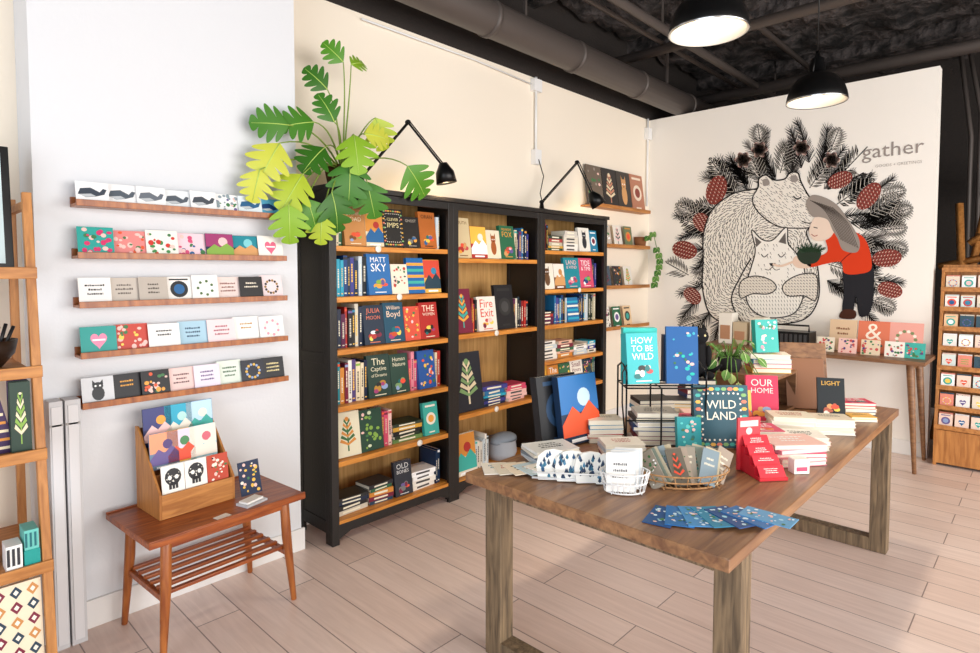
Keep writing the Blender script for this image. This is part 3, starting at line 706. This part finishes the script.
def f(m):
    zz=RZ
    for i in range(4): flat(m,T(3.42,1.13,zz,-55+ru(-8,8)),.2,.15,.025,['E9B44C','D94F70','2E86AB','F4EBDD'][i],'title','FFFFFF');zz+=.025
    book(m,T(3.39,1.12,zz+.006,-40,-8),.13,.18,.04,'1FA8A0','floral','BFE8D8','E88FA0')
tobj('book_stack',f)
def f(m):
    book(m,T(3.04,1.02,TZ+.005,-58,-12),.15,.24,.03,'D8365A','title','FFE7E0','F2A541','OUR|HOME')
    book(m,T(2.9,1.08,TZ+.005,-50,-10),.12,.18,.025,'1A8A9A','land','F2C14E','F4EBDD')
tobj('standing_book',f)
def f(m):
    m.lathe([(.001,0),(.05,0),(.065,.08),(.055,.08),(.001,.07)],'2B2B2D','matte',M=T(3.27,1.28,RZ))
    random.seed(5)
    for k in range(38):
        a=ru(0,6.28);p=Vector((3.27+.04*math.cos(a),1.28+.04*math.sin(a),RZ+.08));e=ru(.07,.15);q=p+Vector((e*math.cos(a),e*math.sin(a),ru(-.12,.09)))
        m.tube([p,(p+q)/2+Vector((0,0,.05)),q],.0025,'5C8A3A','print',5)
        leafmesh(m,q,(math.cos(a),math.sin(a),-.6),(-.5,-.5,.7),.065,.025,['5F8A42','3E6F2A','A8BC70'][k%3],'C9DCA0',1,.3)
tobj('potted_pothos',f)
def f(m):
    for i in range(8): flat(m,T(3.04,1.36,TZ+.024*i,-47+ru(-6,6)),.16,.13,.024,random.choice(['2F2F35','16407A','7B1E3A','F0ECE2']),'text','EEEEEE')
tobj('book_stack',f)
def f(m):
    m.X=T(3.04,1.36,TZ+.193,-45)@Matrix.Scale(.72,4)
    m.ell((0,0,.15),(.085,.07,.15),'17171A','matte');m.ell((0,-.01,.31),(.075,.06,.065),'17171A','matte')
    for s in(-1,1):
        m.lathe([(.024,0),(.001,.05)],'17171A','matte',12,T(s*.04,-.01,.355));m.ell((s*.06,-.05,.17),(.025,.025,.08),'17171A','matte');m.ell((s*.06,-.06,.03),(.04,.06,.03),'17171A','matte')
        m.ell((s*.028,-.062,.32),(.009,.006,.009),'E9D9A0')
    m.tube([(.06,.05,.04),(.14,.03,.05),(.16,-.04,.1)],[.02,.018,.01],'17171A','matte',8)
tobj('plush_cat',f)
def f(m):
    m.box((-.12,0,0),(.12,.012,.36),mat='walnut',M=T(3.6,.985,TZ+.004,-60,-14))
    m.box((-.1,0,0),(.1,.006,.28),'8A5E42',M=T(3.555,.965,TZ+.004,-60,-16))
tobj('cutting_board',f,.004)
def f(m):
    book(m,T(3.38,.80,TZ+.006,-65,-14),.125,.21,.02,'1C2226','title','E9B44C','B9604A','LIGHT')
    M=T(3.38,.80,TZ,-65);m.tube([(-.05,-.012,.03),(-.05,-.012,.003),(-.05,.1,.003),(-.05,.06,.14)],.003,n=6,M=M);m.tube([(.05,-.012,.03),(.05,-.012,.003),(.05,.1,.003),(.05,.06,.14)],.003,n=6,M=M)
tobj('standing_book',f)
def f(m):
    pile(m,3.66,.76,4,.17,.13,.016,['2A3F5F','F4EBDD','C0392B','D8365A'],-50,'title','FFFFFF');pile(m,3.5,.7,2,.13,.1,.012,['F4EBDD','E9B44C'],-50)
tobj('book_stack',f)
def f(m):
    for i,(x,y,c) in enumerate(((2.86,.97,'F4EBDD'),(2.28,.98,'2E86AB'),(2.42,.68,'F6F3EC'))):
        m.box((-.03,-.02,0),(.03,.02,.035+.01*i),c,M=T(x,y,TZ,-40));m.rect(-.022,.01,.022,.026,-.0205,['B3312A','333333','D94F70'][i],T(x,y,TZ,-40))
tobj('small_gift_boxes',f)

# ---------------------------------------------------------------- back desk
m=MB()
m.box((5.3,.66,.815),(5.85,2.35,.845),mat='walnut')
for y in(.76,2.25):
    for x,dx in((5.38,-.03),(5.77,.03)): m.tube([(x,y,.815),(x+dx,y+(-.05 if y<1 else .05),0)],[.028,.014],mat='walnut',n=12)
    m.box((5.37,y-.012,.77),(5.78,y+.012,.815),mat='walnut')
m.build('console_desk',.003)
DZ=.846
m=MB()
for y,w,h,bg,st,fg,f2 in((1.27,.2,.26,'E0C2A0','text','8A5A3A',None),(1.05,.22,.26,'E07A5A','title','FFF1E0','F4C8C0'),(.83,.22,.26,'EBA79A','wreath','F4EBDD','7A8C5A')):
    card(m,T(5.62,y,DZ,-90,-10),w,h,bg,st,fg,f2,'&' if st=='title' else None,t=.008)
for y,bg in((1.36,'F0E4D0'),(1.2,'F4C8C0'),(1.04,'E8D5B8'),(.88,'F3EFE6'),(.75,'3CAEA3')): card(m,T(5.48,y,DZ,-90,-12),.13,.12,bg,'floral','C94C4C','56437C',t=.006)
m.build('greeting_card_sets')
m=MB();m.box((5.4,1.46,DZ),(5.6,1.79,DZ+.15),mat='blackmetal')
for k in range(8): m.box((5.396,1.48+.037*k,DZ+.03),(5.4,1.502+.037*k,DZ+.13),'3A3A3C')
m.tube([(5.5,1.49,DZ+.15),(5.5,1.49,DZ+.2),(5.5,1.76,DZ+.2),(5.5,1.76,DZ+.15)],.008);m.build('black_basket')
m=MB()
for y,h,bg in((1.9,.25,'E9E2D0'),(2.05,.2,'C9B79A'),(2.18,.28,'F0ECE2')): m.box((5.45,y-.06,DZ),(5.6,y+.06,DZ+h),bg);m.box((5.446,y-.045,DZ+.04),(5.45,y+.045,DZ+h*.6),'B98A6A')
m.build('stationery_boxes',.003)

# ---------------------------------------------------------------- right card rack
m=MB();ya,yb=-.9,.645;RX=5.72
for y in(ya,-.15,yb-.02):
    m.add([(RX,y,0),(5.99,y,0),(5.99,y,1.53),(RX+.17,y,1.53),(RX,y,.3)]+[(RX,y+.02,0),(5.99,y+.02,0),(5.99,y+.02,1.53),(RX+.17,y+.02,1.53),(RX,y+.02,.3)],[(0,1,2,3,4),(9,8,7,6,5)]+[(i,i+5,(i+1)%5+5,(i+1)%5) for i in range(5)],mat='pinev')
m.box((5.975,ya,.0),(5.99,yb,1.56),mat='pinev');m.box((RX+.002,ya,.02),(RX+.015,yb,.28),mat='pinev')
zs=[.3+.152*i for i in range(9)]
for z in zs:
    x=RX+.17*(z-.3)/1.23
    m.box((x,ya,z-.012),(5.98,yb,z),mat='pine');m.box((x-.008,ya,z-.014),(x,yb,z+.022),mat='pine')
m.build('card_display_rack',.001)
m=MB();random.seed(21)
for z in zs[:-1]:
    x=RX+.17*(z-.3)/1.23;y=yb-.07
    while y>ya+.1:
        if abs(y+.14)>.06:
            for k in range(2): card(m,T(x+.02+.02*k,y,z+.001,-90,-6),.085,.105+.008*k,random.choice(['F4F1EC','E9DCC8','F6D9C8','DCE8E4','E88F7A','2F4F5F','F2C9A0','FFFFFF']),random.choice(['text','floral','wreath','circle','heart']),random.choice(BR[:12]))
        y-=.098
m.build('greeting_cards')
m=MB()
for p in([(6.6,.75,0),(6.75,.42,2.25)],[(6.6,.1,0),(6.75,.42,2.25)],[(7.2,.42,0),(6.78,.42,2.25)],[(6.62,.62,1.2),(6.62,.2,1.2)],[(6.7,.55,1.75),(6.7,.3,1.95)],[(6.6,.75,1.55),(6.6,.1,1.7)],[(6.5,.5,0),(6.62,.62,2.1)]):
    m.tube(p,.03,mat='pine',n=4)
m.build('wooden_easel')
m=MB()
for y,z in((.62,2.8),(.55,3.0)): m.tube([(7.4,y,0),(7.4,y,z),(7.4,y+.1,3.6)],.02,mat='duct')
m.box((7.3,.2,2.2),(7.5,.45,2.5),mat='duct');m.build('storage_conduit')

# ---------------------------------------------------------------- mural (flat paint on back wall); drawing grid -> wall metres
GA=[660,680,700,720,740,760,780,800,820,840,860,880,900,920,940]
GY=[3.10,2.85,2.625,2.42,2.224,2.037,1.859,1.69,1.523,1.366,1.215,1.069,.93,.796,.67]
GS=[.0106,.0104,.0101,.00987,.00964,.00943,.00923,.00903,.00884,.00866,.0085,.00832,.00816,.00801,.0079]
def mp(a,b,k=0):
    i=max(0,min(len(GA)-2,int((a-660)//20)));t=(a-GA[i])/20
    y=GY[i]+(GY[i+1]-GY[i])*t;s=GS[i]+(GS[i+1]-GS[i])*t
    return (5.8745-.0004*k,y,1.515+(270.4-b)*s)
mu=MB();random.seed(3)
def mpoly(pts,col,k): mu.add([mp(a,b,k) for a,b in pts],[tuple(range(len(pts)))],col,'matte')
def stroke(a0,b0,a1,b1,w,col,k,w1=None):
    d=math.hypot(a1-a0,b1-b0) or 1;nx,ny=-(b1-b0)/d*w/2,(a1-a0)/d*w/2
    r_=(w1 if w1 is not None else w)/w
    mpoly([(a0+nx,b0+ny),(a1+nx*r_,b1+ny*r_),(a1-nx*r_,b1-ny*r_),(a0-nx,b0-ny)],col,k)
def cr(P,n=6,closed=True):
    o=[];N=len(P)
    for i in range(N if closed else N-1):
        p0,p1,p2,p3=(P[(i-1)%N],P[i],P[(i+1)%N],P[(i+2)%N]) if closed else (P[max(i-1,0)],P[i],P[i+1],P[min(i+2,N-1)])
        for j in range(n):
            t=j/n;o.append(tuple(.5*((2*p1[c])+(-p0[c]+p2[c])*t+(2*p0[c]-5*p1[c]+4*p2[c]-p3[c])*t*t+(-p0[c]+3*p1[c]-3*p2[c]+p3[c])*t**3) for c in(0,1)))
    if not closed:o.append(P[-1])
    return o
def line(P,w,col,k,closed=False,n=6):
    q=cr(P,n,closed)
    if closed:q.append(q[0])
    for a,b in zip(q,q[1:]): stroke(a[0],a[1],b[0],b[1],w,col,k)
def inside(x,y,P):
    r_=False;j=len(P)-1
    for i in range(len(P)):
        if (P[i][1]>y)!=(P[j][1]>y) and x<(P[j][0]-P[i][0])*(y-P[i][1])/(P[j][1]-P[i][1])+P[i][0]: r_=not r_
        j=i
    return r_
INK='2E2B2A'
def okp(x,y): return not (x>855 and 134<y<172) and x<914 and x>668
def pine(a,b,ang,L,nl,col=INK,k=0,den=1.6):
    n=max(2,int(L/den));x,y=a,b;cv=ru(-.02,.02)
    for i in range(n):
        t=i/n;nx_=x+den*math.cos(ang);ny_=y+den*math.sin(ang)
        if not okp(nx_,ny_): return
        stroke(x,y,nx_,ny_,1.1,col,k)
        l=nl*(1-.45*t)
        for s in(-1,1):
            q=ang+s*ru(.55,.8)
            if okp(x+l*math.cos(q),y+l*math.sin(q)): stroke(x,y,x+l*math.cos(q),y+l*math.sin(q),.85,col,k,.3)
        x,y=nx_,ny_;ang+=cv
    for s in(-.5,0,.5): stroke(x,y,x+nl*.5*math.cos(ang+s),y+nl*.5*math.sin(ang+s),.7,col,k,.2)
def fern(a,b,ang,L,W,col=INK,k=0):
    for i in range(9):
        t=(i+.5)/9;x=a+L*t*math.cos(ang);y=b+L*t*math.sin(ang);l=W*math.sin(math.pi*min(1,t*.8+.2))
        for s in(-1,1):
            q=ang+s*.9;ex,ey=x+l*math.cos(q),y+l*math.sin(q);w=L/24
            if not okp(ex,ey): continue
            mpoly([(x,y),((x+ex)/2+w*math.cos(q+1.57),(y+ey)/2+w*math.sin(q+1.57)),(ex,ey),((x+ex)/2-w*math.cos(q+1.57),(y+ey)/2-w*math.sin(q+1.57))],col,k)
            stroke(x,y,x+(ex-x)*.8,y+(ey-y)*.8,.35,'EFE8DC',k+.5)
    stroke(a,b,a+L*.95*math.cos(ang),b+L*.95*math.sin(ang),1,col,k)
def cone(a,b,rx,ry,ang,k,col='8A4038'):
    c,s=math.cos(ang),math.sin(ang)
    mpoly([(a+rx*math.cos(t)*c-ry*math.sin(t)*s,b+rx*math.cos(t)*s+ry*math.sin(t)*c) for t in[i*2*math.pi/18 for i in range(18)]],col,k)
    for i in range(-4,5):
        for j in(-2,-1,0,1,2):
            u=(i+.5*(j%2))/4.6*rx;v=j/2.6*ry
            if (u/rx)**2+(v/ry)**2<.85:
                x=a+u*c-v*s;y=b+u*s+v*c
                stroke(x-1.4*s-1*c,y+1.4*c-1*s,x,y,.6,'E7CFC0',k+1);stroke(x+1.4*s-1*c,y-1.4*c-1*s,x,y,.6,'3A1A18',k+1)
C=(793,230)
n=84
for i in range(n):
    t=-math.pi*1.32+i/(n-1)*math.pi*1.64
    q=[.78,.56,.68,.74][i%4];a=C[0]+q*102*math.cos(t)+ru(-5,5);b=C[1]+q*84*math.sin(t)+ru(-5,5)
    Lr=ru(26,46);an=math.atan2(math.sin(t)*.88,math.cos(t))+ru(-.5,.5)
    if i%6==3: fern(a,b,an,Lr+2,16,k=0)
    else: pine(a,b,an,Lr*.92,ru(10,15),INK if i%7 else '77716C',0)
for a,b,an in((700,300,2.4),(712,312,2.2),(705,285,2.9),(870,300,.5),(862,305,.9),(880,280,.1),(724,318,2.0)): pine(a,b,an,24,12)
for a,b,an in((690,275,-2.6),(882,230,-.1),(760,150,-1.75),(828,152,-1.2),(700,215,-2.7),(888,215,-.3),(875,300,.4),(705,320,2.8),(880,195,-.2),(884,245,.2)): fern(a,b,an,26,14)
for a,b,rx,ry,g in((716,190,15,10,1.9),(686,250,12,9,.3),(839,180,13,8,-.4),(868,196,16,9,-.9),(888,258,15,9,-.1),(892,290,13,8,.25),(702,222,10,8,1),(694,296,10,7,.8)): cone(a,b,rx,ry,g,2)
for a,b in((742,160),(758,150),(830,160),(800,148)):
    for q in range(6): 
        t=q*math.pi/3;cone(a+4.4*math.cos(t),b+4.4*math.sin(t),4,2.6,t,3,'D9A49C')
# bear
B=cr([(704,262),(704,234),(712,210),(730,195),(746,190),(757,188),(758,179),(765,175),(773,180),(784,179),(789,173),(797,173),(800,181),(806,192),(814,204),(822,214),(821,222),(812,227),(807,233),(815,252),(820,276),(820,300),(808,319),(780,325),(742,326),(714,317),(704,290)])
mpoly(B,'F1EBE1',4)
head=cr([(757,188),(758,179),(765,175),(773,180),(784,179),(789,173),(797,173),(800,181),(806,192),(814,204),(822,214),(821,222),(812,227),(798,228),(778,226),(760,214),(752,200)])
yy=174
while yy<326:
    xx=700
    while xx<824:
        x=xx+ru(-1,1);y=yy+ru(-1,1)
        if inside(x,y,B) and not inside(x,y,head):
            t=math.atan2(y-250,x-775)+1.57+.5*math.sin(x*.12+y*.1);l=3.1;stroke(x,y,x+l*math.cos(t),y+l*math.sin(t)*1.1,.78,'34312F',5,.3)
        elif inside(x,y,head) and rnd()<.8: stroke(x,y,x+2.2,y+1.6,.6,'5A5450',5,.3)
        xx+=2.7
    yy+=2.7
for a,b in zip(B,B[1:]+B[:1]): stroke(a[0],a[1],b[0],b[1],1.4,INK,6)
for a,b in zip(head,head[1:]+head[:1]): stroke(a[0],a[1],b[0],b[1],1.2,INK,6)
line([(793,196),(797,199),(801,197)],1.4,INK,7);mpoly(cr([(815,210),(822,211),(823,218),(816,218)],4),INK,7)
line([(816,219),(810,223),(802,221)],1,INK,7)
mpoly(cr([(762,180),(767,179),(769,184),(763,186)],4),'9A928C',7);mpoly(cr([(790,176),(796,176),(797,181),(791,182)],4),'9A928C',7)
line([(745,326),(733,300),(742,276),(752,258)],1.4,INK,7)
# fox cuddled
Fx=cr([(752,268),(756,250),(752,230),(762,239),(773,240),(787,227),(789,243),(798,254),(806,270),(806,294),(796,314),(770,318),(752,308),(747,288)])
mpoly(Fx,'F8F4EC',8)
for a,b in zip(Fx,Fx[1:]+Fx[:1]): stroke(a[0],a[1],b[0],b[1],1.2,INK,9)
mpoly([(755,236),(762,242),(757,247)],'6A6460',9);mpoly([(786,232),(787,244),(779,242)],'6A6460',9)
line([(762,254),(765,257),(769,254)],1,INK,9);line([(779,254),(782,257),(786,254)],1,INK,9);mpoly([(770,263),(777,263),(773.5,267)],INK,9)
line([(773.5,267),(770,270),(766,269)],.7,INK,9);line([(773.5,267),(777,270),(781,269)],.7,INK,9)
for xx in range(750,806,3):
    for yy in range(240,316,4):
        if inside(xx,yy,Fx) and (yy>282 or rnd()<.25): stroke(xx,yy,xx+1.2,yy+2.6,.6,'5A5450',9,.3)
for P in ([(742,282),(756,276),(772,280),(778,288),(770,294),(754,294),(742,298)],[(818,276),(804,274),(790,280),(784,288),(790,296),(806,296),(818,300)]):
    q=cr(P,5);mpoly(q,'E6DED2',10)
    for a,b in zip(q,q[1:]+q[:1]): stroke(a[0],a[1],b[0],b[1],1.1,INK,11)
    for xx in range(742,820,3):
        for yy in range(274,300,3):
            if inside(xx,yy,q): stroke(xx,yy,xx+2,yy+1.5,.6,'3A3735',11,.3)
# child in red
mpoly(cr([(846,268),(872,264),(876,285),(873,312),(862,316),(858,296),(855,316),(845,314),(846,290)]),'26262B',12)
mpoly(cr([(846,310),(858,311),(857,319),(842,318)],4),'4A2A1E',13)
mpoly(cr([(826,236),(840,231),(856,232),(868,243),(873,268),(860,274),(846,273),(842,262),(826,264),(812,267),(808,260),(828,252)]),'D8401F',14)
line([(842,262),(848,256),(856,250)],.9,'7E1C16',15)
mpoly(cr([(797,256),(809,259),(812,267),(800,268),(794,263)],4),'E9CDB8',14)
mpoly(cr([(810,228),(816,216),(828,214),(836,226),(830,238),(818,241),(811,236)]),'EFD8C6',15)
mpoly(cr([(812,216),(806,204),(812,195),(826,198),(838,206),(850,222),(860,240),(858,252),(844,250),(838,238),(833,230),(828,220),(820,217)]),'9A9088',16)
for i in range(11): line([(810+2.2*i,200+.7*i),(826+2.2*i,212+1.1*i),(842+1.7*i,240+.8*i)],.6,'4E4641',17)
stroke(814,227,818,228,.9,INK,16);line([(812,234),(815,236),(818,235)],.8,'9E4A3A',16)
mpoly(cr([(800,250),(812,247),(822,252),(818,262),(806,264),(799,258)],4),'2E3A2E',16)
for i in range(7): pine(806+2*i,252,-1.6+.35*i-1,8,4,'38523A',17)
line([(794,262),(782,266),(774,264)],2.2,'E9CDB8',16)
mu.build('wall_mural')
m=MB();M=T(5.8735,1.215,2.42,-90);m.text('gather',0,0,.43,0,'9A908A',M,'matte');m.text('GOODS + GREETINGS',.1,-.045,.32,0,'B3AAA3',M,'matte');m.build('wall_lettering')

# ---------------------------------------------------------------- light
def area(name,loc,rot,sx,sy,e,col):
    l=bpy.data.lights.new(name,'AREA');l.shape='RECTANGLE';l.size=sx;l.size_y=sy;l.energy=e;l.color=col
    o=bpy.data.objects.new(name,l);o.location=loc;o.rotation_euler=rot;bpy.context.scene.collection.objects.link(o)
area('window_daylight',(-2.98,-.8,1.7),(0,rad(-90),0),2.6,4.4,155,(.86,.93,1))
area('window_daylight_side',(2.6,-3.48,1.7),(rad(90),0,0),5.8,2.4,335,(1,.96,.91))
w=bpy.data.worlds.new('world');bpy.context.scene.world=w;w.use_nodes=True
w.node_tree.nodes['Background'].inputs[0].default_value=(.85,.92,1,1);w.node_tree.nodes['Background'].inputs[1].default_value=1.0
bpy.context.scene.view_settings.view_transform='Standard'
# ---------------------------------------------------------------- camera
f_=596.0;p=rad(2.6);yaw=rad(43.4)
cam=bpy.data.cameras.new('camera');co=bpy.data.objects.new('camera',cam);bpy.context.scene.collection.objects.link(co)
co.location=(0,0,1.515);co.rotation_euler=(rad(90)-p,0,yaw-math.pi/2);cam.lens=f_/980*36;cam.sensor_width=36;cam.clip_start=.05
cam.shift_y=-29.0/980
bpy.context.scene.camera=co
